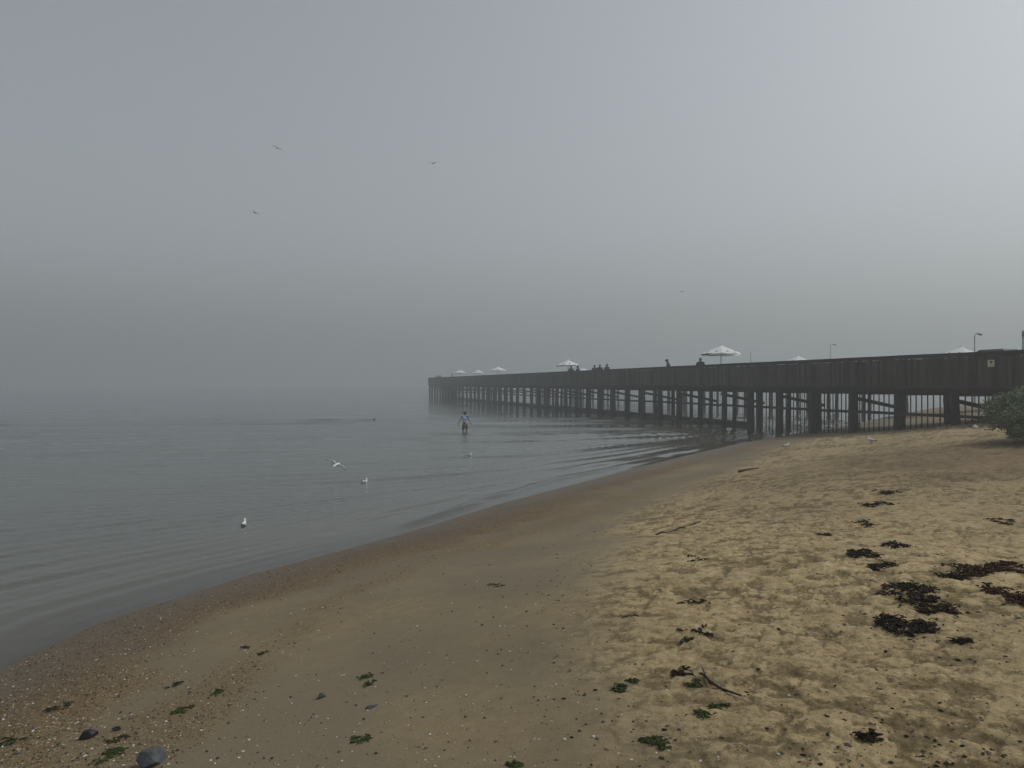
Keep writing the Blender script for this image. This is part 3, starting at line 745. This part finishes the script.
# gulls
def loft(mb, rings, mi=0, mfun=None):
    n = len(rings[0]); b = len(mb.v); fs = []; ms = []
    for i in range(len(rings)-1):
        for q in range(n):
            fs.append((i*n+q, i*n+(q+1) % n, (i+1)*n+(q+1) % n, (i+1)*n+q)); ms.append(mfun(i) if mfun else mi)
    fs.append(tuple(range(n))[::-1]); ms.append(ms[0]); fs.append(tuple((len(rings)-1)*n+q for q in range(n))); ms.append(ms[-1])
    mb.v += [tuple(v) for r_ in rings for v in r_]; mb.f += [tuple(i+b for i in f) for f in fs]; mb.m += ms
def ell(c, d, rx, rz, n=12):
    d = Vector(d).normalized(); x = d.cross(UP).normalized(); u = x.cross(d)
    return [Vector(c)+x*rx*math.cos(2*math.pi*q/n)+u*rz*math.sin(2*math.pi*q/n) for q in range(n)]
def gull(name, label, loc, rz, pose, size=1.0, roll=0.0, pitch=0.0, span=1.0, flap=.25, group=None, backlit=False):
    t = thing(name, label, 'bird', loc, rz, group); t.rotation_euler = (pitch, roll, rz); t.scale = (size,)*3
    mb = MB(); wf, gf, bf = M['white_feather'], M['grey_feather'], M['black_feather']
    if pose == 'fly':
        prof = [(-.20, .0, .035, .008), (-.13, 0, .04, .02), (-.06, -.003, .05, .042), (.03, -.008, .058, .055), (.10, 0, .045, .046), (.135, .012, .032, .034), (.165, .018, .034, .034), (.19, .016, .024, .024), (.205, .012, .008, .008)]
        loft(mb, [ell((0, y, z), (0, 1, 0), a, b) for y, z, a, b in prof])
    elif pose == 'stand':
        prof = [((0, -.20, .155), (0, 1, .2), .02, .008), ((0, -.13, .165), (0, 1, .25), .04, .028), ((0, -.05, .175), (0, 1, .3), .06, .055), ((0, .03, .195), (0, 1, .45), .066, .066), ((0, .085, .235), (0, .6, 1), .048, .052), ((0, .10, .275), (0, .2, 1), .032, .034), ((0, .112, .305), (0, .3, 1), .035, .037), ((0, .115, .335), (0, .2, 1), .026, .028), ((0, .115, .35), (0, .2, 1), .008, .008)]
        loft(mb, [ell(*q) for q in prof])
    else:
        prof = [((0, -.21, .075), (0, 1, -.2), .02, .008), ((0, -.13, .055), (0, 1, -.1), .045, .03), ((0, -.04, .04), (0, 1, 0), .068, .062), ((0, .05, .045), (0, 1, .25), .066, .062), ((0, .10, .09), (0, .6, 1), .045, .05), ((0, .115, .135), (0, .1, 1), .030, .032), ((0, .12, .17), (0, .2, 1), .036, .038), ((0, .122, .20), (0, .2, 1), .027, .028), ((0, .122, .216), (0, .2, 1), .008, .008)]
        loft(mb, [ell(*q) for q in prof])
    # wings belong to the same body mesh
    for s in (-1, 1):
        if pose == 'fly':
            st = [(.03, .02, .16, .015), (.14, .055, .17, .03), (.24, .075, .15, .05), (.33, .06, .12, .035), (.42, .03, .085, .0), (.50, -.005, .03, -.03)]
            rings = []
            for q, (xx, zz, chd, sweep) in enumerate(st):
                zf = zz*flap/.25
                yl = .09+sweep if q < 3 else .09+sweep*1.0-.02*(q-2)
                rings.append([Vector((s*xx*span, yl, zf+.004)), Vector((s*xx*span, yl-.35*chd, zf+.016*(1-q*.12))), Vector((s*xx*span, yl-chd, zf)), Vector((s*xx*span, yl-.35*chd, zf-.006))][::s])
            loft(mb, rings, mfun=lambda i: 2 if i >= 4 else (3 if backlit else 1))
        else:
            z0 = .19 if pose == 'stand' else .055; tl = -.26 if pose == 'stand' else -.25; zt = .165 if pose == 'stand' else .085
            rings = [ell((s*.046, .06, z0+.005), (0, -1, 0), .012, .035, 8), ell((s*.058, .0, z0), (0, -1, 0), .02, .05, 8), ell((s*.05, -.09, z0-.012 if pose == 'stand' else z0+.005), (0, -1, 0), .02, .04, 8), ell((s*.03, -.17, (z0+zt)/2-.008), (0, -1, 0), .014, .022, 8), ell((s*.012, tl, zt), (0, -1, 0), .004, .006, 8)]
            loft(mb, rings, mfun=lambda i: 2 if i >= 3 else 1)
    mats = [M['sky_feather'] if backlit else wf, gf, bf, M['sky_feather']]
    mb.build('body', mats, t, True)
    hy, hz = {'fly': (.195, .013), 'stand': (.142, .312), 'float': (.150, .178)}[pose]
    mb = MB(); mb.tube([(0, hy, hz), (0, hy+.025, hz-.002), (0, hy+.042, hz-.008)], [.010, .007, .002], 6); mb.build('beak', M['beak'], t)
    if pose == 'stand':
        for s in (-1, 1):
            mb = MB(); mb.tube([(s*.025, .0, .15), (s*.026, -.008, .07), (s*.028, .0, .006)], .0055, 6)
            for a in (-.5, 0, .5): mb.tube([(s*.028, 0, .006), (s*.028+math.sin(a)*.04, math.cos(a)*.045, .003)], .004, 5)
            mb.build('leg', M['beak'], t)
    return t
def sky_pt(px, py, d): return Vector(((px-512)/F*d, d, H-(py-384)/F*d))
G1 = 'gulls flying in the fog'
gull('gull', 'flying gull high in the fog, leftmost of the upper two, wings tilted', sky_pt(277, 148, 125), R(30), 'fly', 1.9, R(18), 0, 1.0, .26, G1, True)
gull('gull', 'flying gull with level bent wings in the open sky above the pier end', sky_pt(433, 163.5, 95), R(-15), 'fly', 1.3, R(5), 0, 1.0, .45, G1, True)
gull('gull', 'lower gull flying on the left, one wing raised', sky_pt(255, 213, 78), R(55), 'fly', .95, R(14), R(5), 1.0, .5, G1, True)
gull('gull', 'tiny distant gull in the sky above the leaning people', sky_pt(682, 291.5, 95), R(60), 'fly', .8, R(-8), 0, 1.0, .3, G1, True)
fl = pix(336, 478, 0); gull('gull', 'white gull gliding low over the water with wings spread', sky_pt(336, 465, fl.y), R(-25), 'fly', .66, R(22), R(14), 1.0, .18, 'white gulls by the shore')
for px, py, rz, lab in ((244, 525, R(10), 'white gull floating alone nearest the shore on the left'), (364.8, 482.5, R(-30), 'white gull floating right below the gliding gull'), (469.5, 455.5, R(-70), 'white gull floating in front of the wading person')):
    p = pix(px, py, 0); gull('gull', lab, (p.x, p.y, -.012), rz, 'float', .58, group='white gulls by the shore')
for px, py, rz, lab in ((871, 444.5, R(40), 'white gull standing on dry sand below the pier piles, near the shrub'), (786.5, 449.5, R(-75), 'white gull standing on wet sand close to the waterline')):
    p = spot(px, py); gull('gull', lab, (p.x, p.y, p.z-.004), rz, 'stand', .72, group='white gulls by the shore')

# sign on the railing
p = pp((25.05)/((992.3-512)/F+.278), -.055, H+(384-363.2)/F*27.6)
t = thing('notice_sign', 'small cream notice sign fixed on the dark planked railing', 'sign', p)
ax = (PU, PN, UP)
mb = MB(); mb.box(Vector((0, 0, 0)), (.275, .012, .25), ax); mb.build('plate', M['sign_cream'], t)
mb = MB(); mb.box(-PN*.009+UP*.045, (.10, .004, .11), ax); mb.box(-PN*.009+UP*.045-PU*.075, (.022, .004, .05), ax); mb.box(-PN*.009-UP*.075, (.15, .004, .022), ax); mb.build('printed_symbol', M['sign_ink'], t)

# green box lid showing above the railing
d = (25.05+1.2*1.038)/((998-512)/F+.278)
t = thing('deck_box', 'low dark green box with sloping lid edge showing just above the railing', 'box', ((998-512)/F*d, d, ZD))
mb = MB(); mb.box((0, 0, .60), (1.1, .7, 1.08), AX); mb.build('body', M['box_green'], t)
mb = MB(); vs = []
for q, (a, b, z) in enumerate(((.62, .42, 1.14), (.64, .44, 1.20), (.62, .42, 1.24), (.50, .32, 1.34))): vs += [PU*(a*i)+PN*(b*j_)+UP*z for i, j_ in ((-1, -1), (1, -1), (1, 1), (-1, 1))]
fs = [(q*4+i, q*4+(i+1) % 4, q*4+4+(i+1) % 4, q*4+4+i) for q in range(3) for i in range(4)]+[(3, 2, 1, 0), (12, 13, 14, 15)]
mb.add(vs, fs); mb.build('lid', M['box_green'], t)
for i in (-1, 1):
    for j_ in (-1, 1):
        mb = MB(); mb.box(PU*(.45*i)+PN*(.27*j_)+UP*.03, (.1, .1, .065), AX); mb.build('foot', M['black'], t)

# street lamps and posts behind
def lamp(px, ytop, d, lab, arm=.45, r_=.06, head=True, name='street_lamp', cat='street lamp'):
    x = (px-512)/F*d; zt = H+(384-ytop)/F*d; g = max(float(ground0(np.array([x]), np.array([d]))[0]), -1.5)
    t = thing(name, lab, cat, (x, d, g)); h = zt-g
    mb = MB(); mb.tube([(0, 0, -.3), (0, 0, 1.0), (0, 0, h-.35)], [r_*1.5, r_*1.2, r_*.8], 10); mb.build('pole', M['galv'], t, True)
    if head:
        mb = MB(); mb.tube([(0, 0, h-.4), (.02, 0, h-.15), (.12, 0, h-.03), (arm, 0, h)], [r_*.78, r_*.7, r_*.62, r_*.6], 8); mb.build('arm', M['galv'], t, True)
        mb = MB(); mb.tube([(arm-.15, 0, h-.02), (arm, 0, h-.04), (arm+.22, 0, h-.10), (arm+.32, 0, h-.14)], [.07, .13, .14, .06], 10, squash=(1, .7)); mb.build('lamp_head', M['lamp_grey'], t, True)
    else:
        mb = MB(); mb.tube([(0, 0, h-.36), (0, 0, h-.1), (0, 0, h)], [r_*1.0, r_*1.05, r_*.5], 10); mb.build('cap', M['lamp_grey'], t, True)
    return t
lamp(974.6, 333.5, 68, 'grey street lamp with curved arm behind the right end of the pier', .35)
lamp(830.3, 344.3, 112, 'faint street lamp with short arm fading in the fog behind the pier', .55, .055)
lamp(1023.2, 330.5, 46, 'grey post at the right edge of the photo behind the pier', r_=.07, head=False, name='tall_post', cat='post')
p = pp(80, 21, 0); dd = (25.05+21*1.038)/((750.7-512)/F+.278)
t = thing('thin_post', 'very thin faint post behind the railing right of the large umbrella', 'post', ((750.7-512)/F*dd, dd, ZD-.02))
mb = MB(); mb.tube([(0, 0, 0), (0, 0, 3.35)], [.04, .025], 8); mb.build('pole', M['galv'], t, True)
mb = MB(); mb.box((0, 0, .02), (.2, .2, .03)); mb.build('base_plate', M['galv'], t)

# shrub at the right edge
def shrub():
    b = spot(1022, 447); b = Vector((b.x+2.1, b.y+1.2, 0)); b.z = gz(b.x, b.y)
    t = thing('shrub', 'grey green coastal shrub at the right edge of the beach', 'shrub', b)
    lobes = [(0, 0, .75, 1.75, 1.35, .62), (-1.15, -.75, .42, 1.0, .9, .44), (-.95, .3, .62, .95, .9, .46), (1.2, -.5, .6, 1.4, 1.1, .6), (.3, .9, .85, 1.5, 1.0, .5), (-.25, -1.1, .40, 1.1, .7, .45), (1.7, .8, .7, 1.4, 1.1, .6)]
    r_ = random.Random(5); mb = MB(); sm = MB()
    for cx, cy, cz, rx, ry, rz in lobes:
        n = int(1300*rx*ry)
        for i in range(n):
            u = Vector((r_.gauss(0, 1), r_.gauss(0, 1), r_.gauss(0, 1))).normalized()
            q = r_.uniform(.55, 1.0)**.5*(1+.16*math.sin(u.x*7+cx*3)*math.sin(u.y*6+u.z*5))
            c = Vector((cx+u.x*rx*q, cy+u.y*ry*q, cz+u.z*rz*q))
            if c.z < .02: c.z = r_.uniform(.02, .2)
            out = (u*.7+Vector((r_.gauss(0, .4), r_.gauss(0, .4), .55+r_.gauss(0, .3)))).normalized(); L = r_.uniform(.10, .22)
            sm_ = c+out*L
            for k_ in range(11):
                tq = k_/10; o_ = c.lerp(sm_, tq); a = r_.uniform(0, 6.28)
                side = Vector((math.cos(a), math.sin(a), r_.uniform(-.2, .6))); side = (side+out*.8).normalized(); ll = r_.uniform(.035, .075); w = side.cross(Vector((r_.gauss(0, 1), r_.gauss(0, 1), r_.gauss(0, 1)))).normalized()*ll*.30
                mb.add([o_, o_+side*ll*.5+w, o_+side*ll, o_+side*ll*.5-w], [(0, 1, 2, 3)])
    mb.build('foliage', M['leaf'], t)
    for i in range(26):
        cx, cy, cz, rx, ry, rz = lobes[i % len(lobes)]; e = Vector((cx+r_.gauss(0, .4)*rx, cy+r_.gauss(0, .4)*ry, cz+r_.uniform(-.1, .6)*rz)); s0 = Vector((r_.gauss(0, .35)+cx*.4, r_.gauss(0, .3)+cy*.4, -.05))
        sm.tube([s0, s0.lerp(e, .5)+Vector((r_.gauss(0, .08), r_.gauss(0, .08), .06)), e], [.026, .016, .006], 6)
    sm.build('stem', M['wood_wet'], t); t.scale = (.95, .90, .90)
shrub()

# ------------------------------------------------------------------ wrack, stones, sticks
BR, GR = 'dark seaweed clumps on the dry sand', 'green seaweed scraps on the beach'
def weed(name, lab, px, py, w, h, mat, n, group, seed, lift=.03, leaf=.07):
    n = int(n*(1.7 if group == BR else 1.5)); w, h = (w, h) if group == BR else (w*.85, h*.8)
    if group == BR and 655 < px < 700: n = int(n*.4); w *= 1.3; h *= 1.3
    """a heap of curled ribbons filling a w x h pixel patch of the beach"""
    c = spot(px, py); r_ = random.Random(seed); a = pix(px-w/2, py); b = pix(px+w/2, py); f_ = pix(px, py-h/2); nn = pix(px, py+h/2)
    rx = (b-a).length/2*.95; ry = abs(f_.y-nn.y)/2*.9
    mb = MB()
    nb = max(5, min(34, int(n/7))); blobs = [(r_.uniform(-.9, .9), r_.uniform(-.9, .9), r_.uniform(.05, .24)) for _ in range(nb)]
    for i in range(n):
        u, v, q = r_.choice(blobs); x = (u+r_.gauss(0, .75)*q)*rx; y = (v+r_.gauss(0, .5)*q)*ry
        if r_.random() < .04: x = r_.gauss(0, .75)*rx; y = r_.gauss(0, .8)*ry
        z = gz(c.x+x, c.y+y)-c.z+r_.uniform(.0, lift)
        th = r_.uniform(0, 6.28); L = leaf*r_.uniform(.5, 1.6); wd = L*r_.uniform(.16, .4); cu = r_.uniform(-.9, .9); P_ = []
        dx, dy = math.cos(th), math.sin(th); pt = Vector((x, y, z)); m_ = 5
        for k_ in range(m_):
            tt = k_/(m_-1); wk = wd*math.sin(math.pi*(.12+.80*tt))*r_.uniform(.7, 1.2); hh = lift*.55*math.sin(math.pi*tt)*r_.uniform(.2, 1.3)
            sd_ = Vector((-dy, dx, r_.uniform(-.5, .5)))*wk*.5
            P_.append((pt+UP*hh+sd_, pt+UP*hh-sd_)); th += cu*.35; dx, dy = math.cos(th), math.sin(th); pt = pt+Vector((dx, dy, 0))*(L/(m_-1))
        vs = [v_ for pr in P_ for v_ in pr]; vs += [v_-UP*.004 for v_ in vs]; k2 = 2*m_; fs = []
        for k_ in range(m_-1):
            i0 = 2*k_; fs += [(i0, i0+2, i0+3, i0+1), (k2+i0+1, k2+i0+3, k2+i0+2, k2+i0), (i0, k2+i0, k2+i0+2, i0+2), (i0+1, i0+3, k2+i0+3, k2+i0+1)]
        mb.add(vs, fs)
    me_o = mb.build(name, mat); me_o.location = c
    for v_ in []: pass
    return tag(me_o, lab, 'seaweed', group)
W_ = 'seaweed_clump'
brown = [(905, 590, 62, 16, 'weed_dark', 150, 'upper part of the large black seaweed clump right of centre'),
         (930, 605, 46, 22, 'weed_dark', 150, 'ragged middle black seaweed clump above the darkest lump'),
         (908, 629, 58, 16, 'weed_dark', 180, 'blackest seaweed lump at the bottom of the ragged cluster'),
         (890, 622, 24, 8, 'weed_dark', 55, 'small black seaweed lump left of the blackest one'),
         (862, 554, 34, 8, 'weed_dark', 110, 'narrow black seaweed strip pointing left above a similar strip'),
         (892, 546, 34, 8, 'weed_dark', 70, 'thin broken seaweed streak at the upper right of a black strip'),
         (880, 566, 36, 7, 'weed_dark', 100, 'short black seaweed strip just below a longer one'),
         (992, 570, 92, 15, 'weed_red', 300, 'broad reddish brown seaweed bank at the right edge'),
         (1012, 596, 34, 22, 'weed_red', 150, 'reddish seaweed clump at the right edge below the broad bank'),
         (955, 576, 26, 9, 'weed_dark', 70, 'dark seaweed tuft at the left end of the reddish bank'),
         (885, 492, 20, 5, 'weed_dark', 36, 'thin dark seaweed scrap high on the beach in the wrack trail'),
         (878, 505, 34, 5, 'weed_dark', 50, 'flat dark seaweed strip in the middle of the wrack trail'),
         (868, 524, 26, 7, 'weed_dark', 40, 'loose dark seaweed bits at the lower end of the wrack trail'),
         (826, 535, 9, 4, 'weed_dark', 24, 'lone small black seaweed scrap left of the wrack trail'),
         (1003, 522, 26, 7, 'weed_dark', 34, 'sparse dark seaweed streak near the right edge above the bank'),
         (692, 633, 24, 12, 'weed_dark', 60, 'small dark seaweed clump right of the smooth wet sand'),
         (696, 602, 18, 10, 'weed_dark', 34, 'little dark seaweed twist above another small clump'),
         (683, 672, 22, 9, 'weed_dark', 46, 'dark seaweed clump lying left of the forked twig'),
         (968, 427, 22, 5, 'weed_dark', 60, 'dark seaweed heap beside the shrub under the pier'),
         (690, 560, 20, 5, 'weed_dark', 30, 'small dark seaweed scrap among footprints in mid beach'),
         (868, 739, 14, 6, 'weed_dark', 30, 'little black scrap in the trodden sand near the bottom'),
         (960, 642, 12, 5, 'weed_dark', 26, 'small black scrap right of the ragged seaweed cluster')]
for i, (px, py, w, h, m_, n, lab) in enumerate(brown): weed(W_, lab, px, py, w, h, M[m_], n, BR, 100+i, .014, .038 if py > 520 else .06)
green = [(652, 742, 26, 8, 'weed_green', 90, 'brightest green seaweed patch near the bottom centre'),
         (665, 748, 10, 7, 'weed_green', 30, 'small green seaweed tuft touching the brightest green patch'),
         (703, 717, 18, 9, 'weed_green', 60, 'green seaweed tuft below the forked twig'),
         (719, 707, 22, 5, 'weed_green', 50, 'flat green seaweed strip just below the twig end'),
         (694, 685, 16, 8, 'weed_green', 40, 'green seaweed tuft at the left end of the twig'),
         (620, 689, 16, 9, 'weed_green', 60, 'dark green seaweed tuft, lower left of a green pair'),
         (633, 681, 10, 6, 'weed_green', 34, 'small green seaweed tuft, upper right of a green pair'),
         (367, 676, 20, 5, 'weed_green', 46, 'curved green seaweed strand above a grey stone'),
         (370, 683, 8, 6, 'weed_green', 24, 'small green seaweed tuft below the curved strand'),
         (362, 739, 18, 8, 'weed_green', 46, 'green seaweed wisp below the flat grey stone'),
         (110, 755, 24, 20, 'weed_green', 120, 'large green seaweed clump between the two big stones'),
         (180, 710, 20, 9, 'weed_green', 56, 'green seaweed streak above the blue grey stone'),
         (218, 692, 12, 8, 'weed_green', 40, 'dark green seaweed tuft on the shingle'),
         (58, 708, 20, 10, 'weed_olive', 60, 'olive seaweed tuft above the black stone'),
         (12, 742, 26, 14, 'weed_olive', 90, 'olive seaweed clump at the bottom left edge'),
         (120, 738, 22, 8, 'weed_olive', 56, 'olive seaweed clump right of the black stone'),
         (246, 647, 11, 5, 'weed_olive', 26, 'small olive seaweed scrap on the upper shingle'),
         (263, 653, 9, 5, 'weed_olive', 26, 'olive scrap on shingle just right of another'),
         (498, 585, 22, 5, 'weed_olive', 34, 'olive seaweed strand on the smooth wet sand'),
         (632, 617, 18, 6, 'weed_olive', 34, 'olive scrap at the edge of the dry sand'),
         (516, 766, 16, 8, 'weed_green', 40, 'green seaweed tuft cut by the bottom of the photo'),
         (173, 685, 14, 6, 'weed_olive', 34, 'thin olive seaweed piece lying on brown shingle')]
for i, (px, py, w, h, m_, n, lab) in enumerate(green): weed('green_seaweed', lab, px, py, w, h, M[m_], n, GR, 300+i, .007, .021)

def stone(lab, px, py, size, mat, seed, squash=.6, rz=0, group=None):
    c = spot(px, py); bm = bmesh.new(); bmesh.ops.create_icosphere(bm, subdivisions=3, radius=1)
    r_ = random.Random(seed); o3 = Vector((r_.uniform(0, 50), r_.uniform(0, 50), r_.uniform(0, 50)))
    from mathutils import noise
    cuts = [(Vector((r_.gauss(0, 1), r_.gauss(0, 1), r_.gauss(0, .8))).normalized(), r_.uniform(.42, .78)) for _ in range(13)]
    for v in bm.verts:
        p = v.co.normalized()
        for nn_, dd_ in cuts:
            q = p.dot(nn_)
            if q > dd_: p = p-nn_*(q-dd_)*.97
        v.co = p*(1+.10*noise.noise(p*2.2+o3)+.035*noise.noise(p*7+o3)); v.co = Vector((v.co.x*size[0], v.co.y*size[1], v.co.z*size[2]))
    me = bpy.data.meshes.new('stone'); bm.to_mesh(me); bm.free()
    o = link_mesh('stone', me, mat, None, False); o.location = (c.x, c.y, c.z+size[2]*squash); o.rotation_euler = (0, 0, rz)
    return tag(o, lab, 'stone', group)
ST = 'loose stones on the shingle'
stone('blue grey angular stone at the bottom left of the beach', 151, 764, (.10, .07, .06), M['stone_grey'], 3, .5, .5, ST)
stone('black angular stone on shingle at the lower left', 88, 738, (.075, .05, .035), M['stone_dark'], 8, .4, .2, ST)
stone('small black stone on smooth sand below the shingle', 322, 697, (.038, .03, .02), M['stone_dark'], 9, .4, .8, ST)
stone('flat pointed grey stone half sunk in the wet sand', 371, 707, (.035, .05, .014), M['stone_grey'], 10, .2, 2.2, ST)
stone('tiny black stone right of the black angular stone', 117, 730, (.032, .024, .018), M['stone_dark'], 12, .4, 0, ST)
stone('pale stone beside the dark heap near the shrub', 975, 428, (.20, .12, .09), M['shell_pale'], 14, .4, .3, ST)
def stick(name, lab, pts, r_, mat, lift=.01, fork=None):
    q = [spot(*p) for p in pts]; c = q[0].copy(); mb = MB()
    mb.tube([p-c+UP*(lift+.012*math.sin(i*2.1)) for i, p in enumerate(q)], [r_*(1-.55*i/(len(q)-1)) for i in range(len(q))], 7)
    if fork:
        g = [spot(*p) for p in fork]; mb.tube([p-c+UP*(lift+.02*i) for i, p in enumerate(g)], [r_*.7, r_*.5, r_*.3][:len(g)], 6)
    o = mb.build(name, mat, None, True); o.location = c
    return tag(o, lab, 'stick')
stick('twig', 'dark forked twig on the sand with green weed at its ends', [(704, 678), (711, 686), (722, 691), (733, 695), (741, 700)], .009, M['wood_wet'], .012, [(711, 686), (706, 684), (702, 676)])
stick('driftwood_stick', 'straight dark stick lying on the upper wet sand', [(739, 472.5), (749, 470), (759, 467.8)], .028, M['wood_wet'], .015)
stick('driftwood_branch', 'long thin driftwood branch half buried among footprints', [(656, 534), (662, 532.6), (668, 531), (674, 529.5), (680, 528), (686, 526.4), (692, 524.6), (698, 522.8), (704, 521), (711, 519)], .012, M['wood_wet'], .004)

# pebbles, shell grit and dark crumbs, too many to count
def scatter(name, mats, n, zone, seed, lo, hi, flat=.55, weights=None):
    r_ = random.Random(seed); mb = MB(); k_ = 0; tries = 0
    while k_ < n and tries < n*40:
        tries += 1
        px = r_.uniform(-40, 1064); py = 384+r_.uniform(50, 420); p = pix_fast(px, py)
        if p is None: continue
        i, j = ridx(math.hypot(p[0], p[1])), aidx(math.atan2(p[0], p[1]))
        if r_.random() > zone(i, j): continue
        z = Z[i, j]; s_ = r_.uniform(lo, hi)*(r_.random()**1.5+.35); a = r_.uniform(0, 6.28); mi = r_.choices(range(len(mats)), weights)[0] if weights else 0
        ca, sa = math.cos(a)*s_, math.sin(a)*s_; e = r_.uniform(.5, .95); t = r_.uniform(.25, .6)*flat*2*s_
        c = Vector((p[0], p[1], z+t*.35)); dx = Vector((ca, sa, 0)); dy = Vector((-sa*e, ca*e, 0))
        vs = [c+dx, c+dy*.9+dx*.2, c-dx*.85+dy*.2, c-dy, c+UP*t+dx*.15, c-UP*t]
        mb.add(vs, [(0, 1, 4), (1, 2, 4), (2, 3, 4), (3, 0, 4), (1, 0, 5), (2, 1, 5), (3, 2, 5), (0, 3, 5)], mi); k_ += 1
    return tag(mb.build(name, mats), kind='stuff')
_lut = {}
def pix_fast(px, py):
    zz = .8
    for _ in range(5):
        d = (H-zz)*F/(py-384.0); x = (px-512)/F*d
        i, j = ridx(math.hypot(x, d)), aidx(math.atan2(x, d)); zz = .4*zz+.6*max(Z[i, j], 0)
    return (x, d) if S[i, j] > .02 and d < 50 else None
M['peb_b'] = simple('brown_pebble', (.11, .075, .042), .7, .4, 9); M['peb_d'] = simple('dark_pebble', (.030, .027, .024), .6, .4, 9); M['peb_t'] = simple('tan_pebble', (.26, .20, .125), .7, .3, 9)
scatter('pebbles', [M['peb_b'], M['peb_d'], M['peb_t'], M['shell_pale']], 14000, lambda i, j: .02+.98*grav[i, j], 21, .0035, .0115, weights=[5, 3, 4, 1.3])
scatter('shell_grit', [M['shell_pale'], M['peb_t'], M['peb_d']], 1500, lambda i, j: (1-dry[i, j])*.8+.12, 22, .006, .012, weights=[3, 2, 3])
_wk = [spot(px, py) for px, py, *_ in brown if px > 800]
wr_ = lambda i, j: .55*max(math.exp(-(((X[i, j]-p.x)/.42)**2+((Y[i, j]-p.y)/.6)**2)) for p in _wk)+float(np.exp(-((D[i, j]+.1)/.22)**2))*.9*(.25+.75*float(Y[i, j] > 6))+.015*dry[i, j]
scatter('seaweed_debris', [M['weed_dark'], M['weed_olive'], M['wood_pale']], 1000, wr_, 23, .005, .018, .3, weights=[4, 2, 2])

# ------------------------------------------------------------------ the fog
hb = MB(); hb.box((0, 0, (-3.0+47.0)/2), (6000, 6000, 50.0))
hm = bpy.data.materials.new('fog'); hm.use_nodes = True; nt = hm.node_tree
for n_ in list(nt.nodes):
    if n_.type != 'OUTPUT_MATERIAL': nt.nodes.remove(n_)
pv = N(nt, 'ShaderNodeVolumePrincipled', Density=.0041, Anisotropy=.32); pv.inputs['Color'].default_value = (.675, .706, .722, 1)
nt.links.new(pv.outputs[0], nt.nodes['Material Output'].inputs['Volume'])
haze = hb.build('haze', hm); tag(haze, kind='stuff')
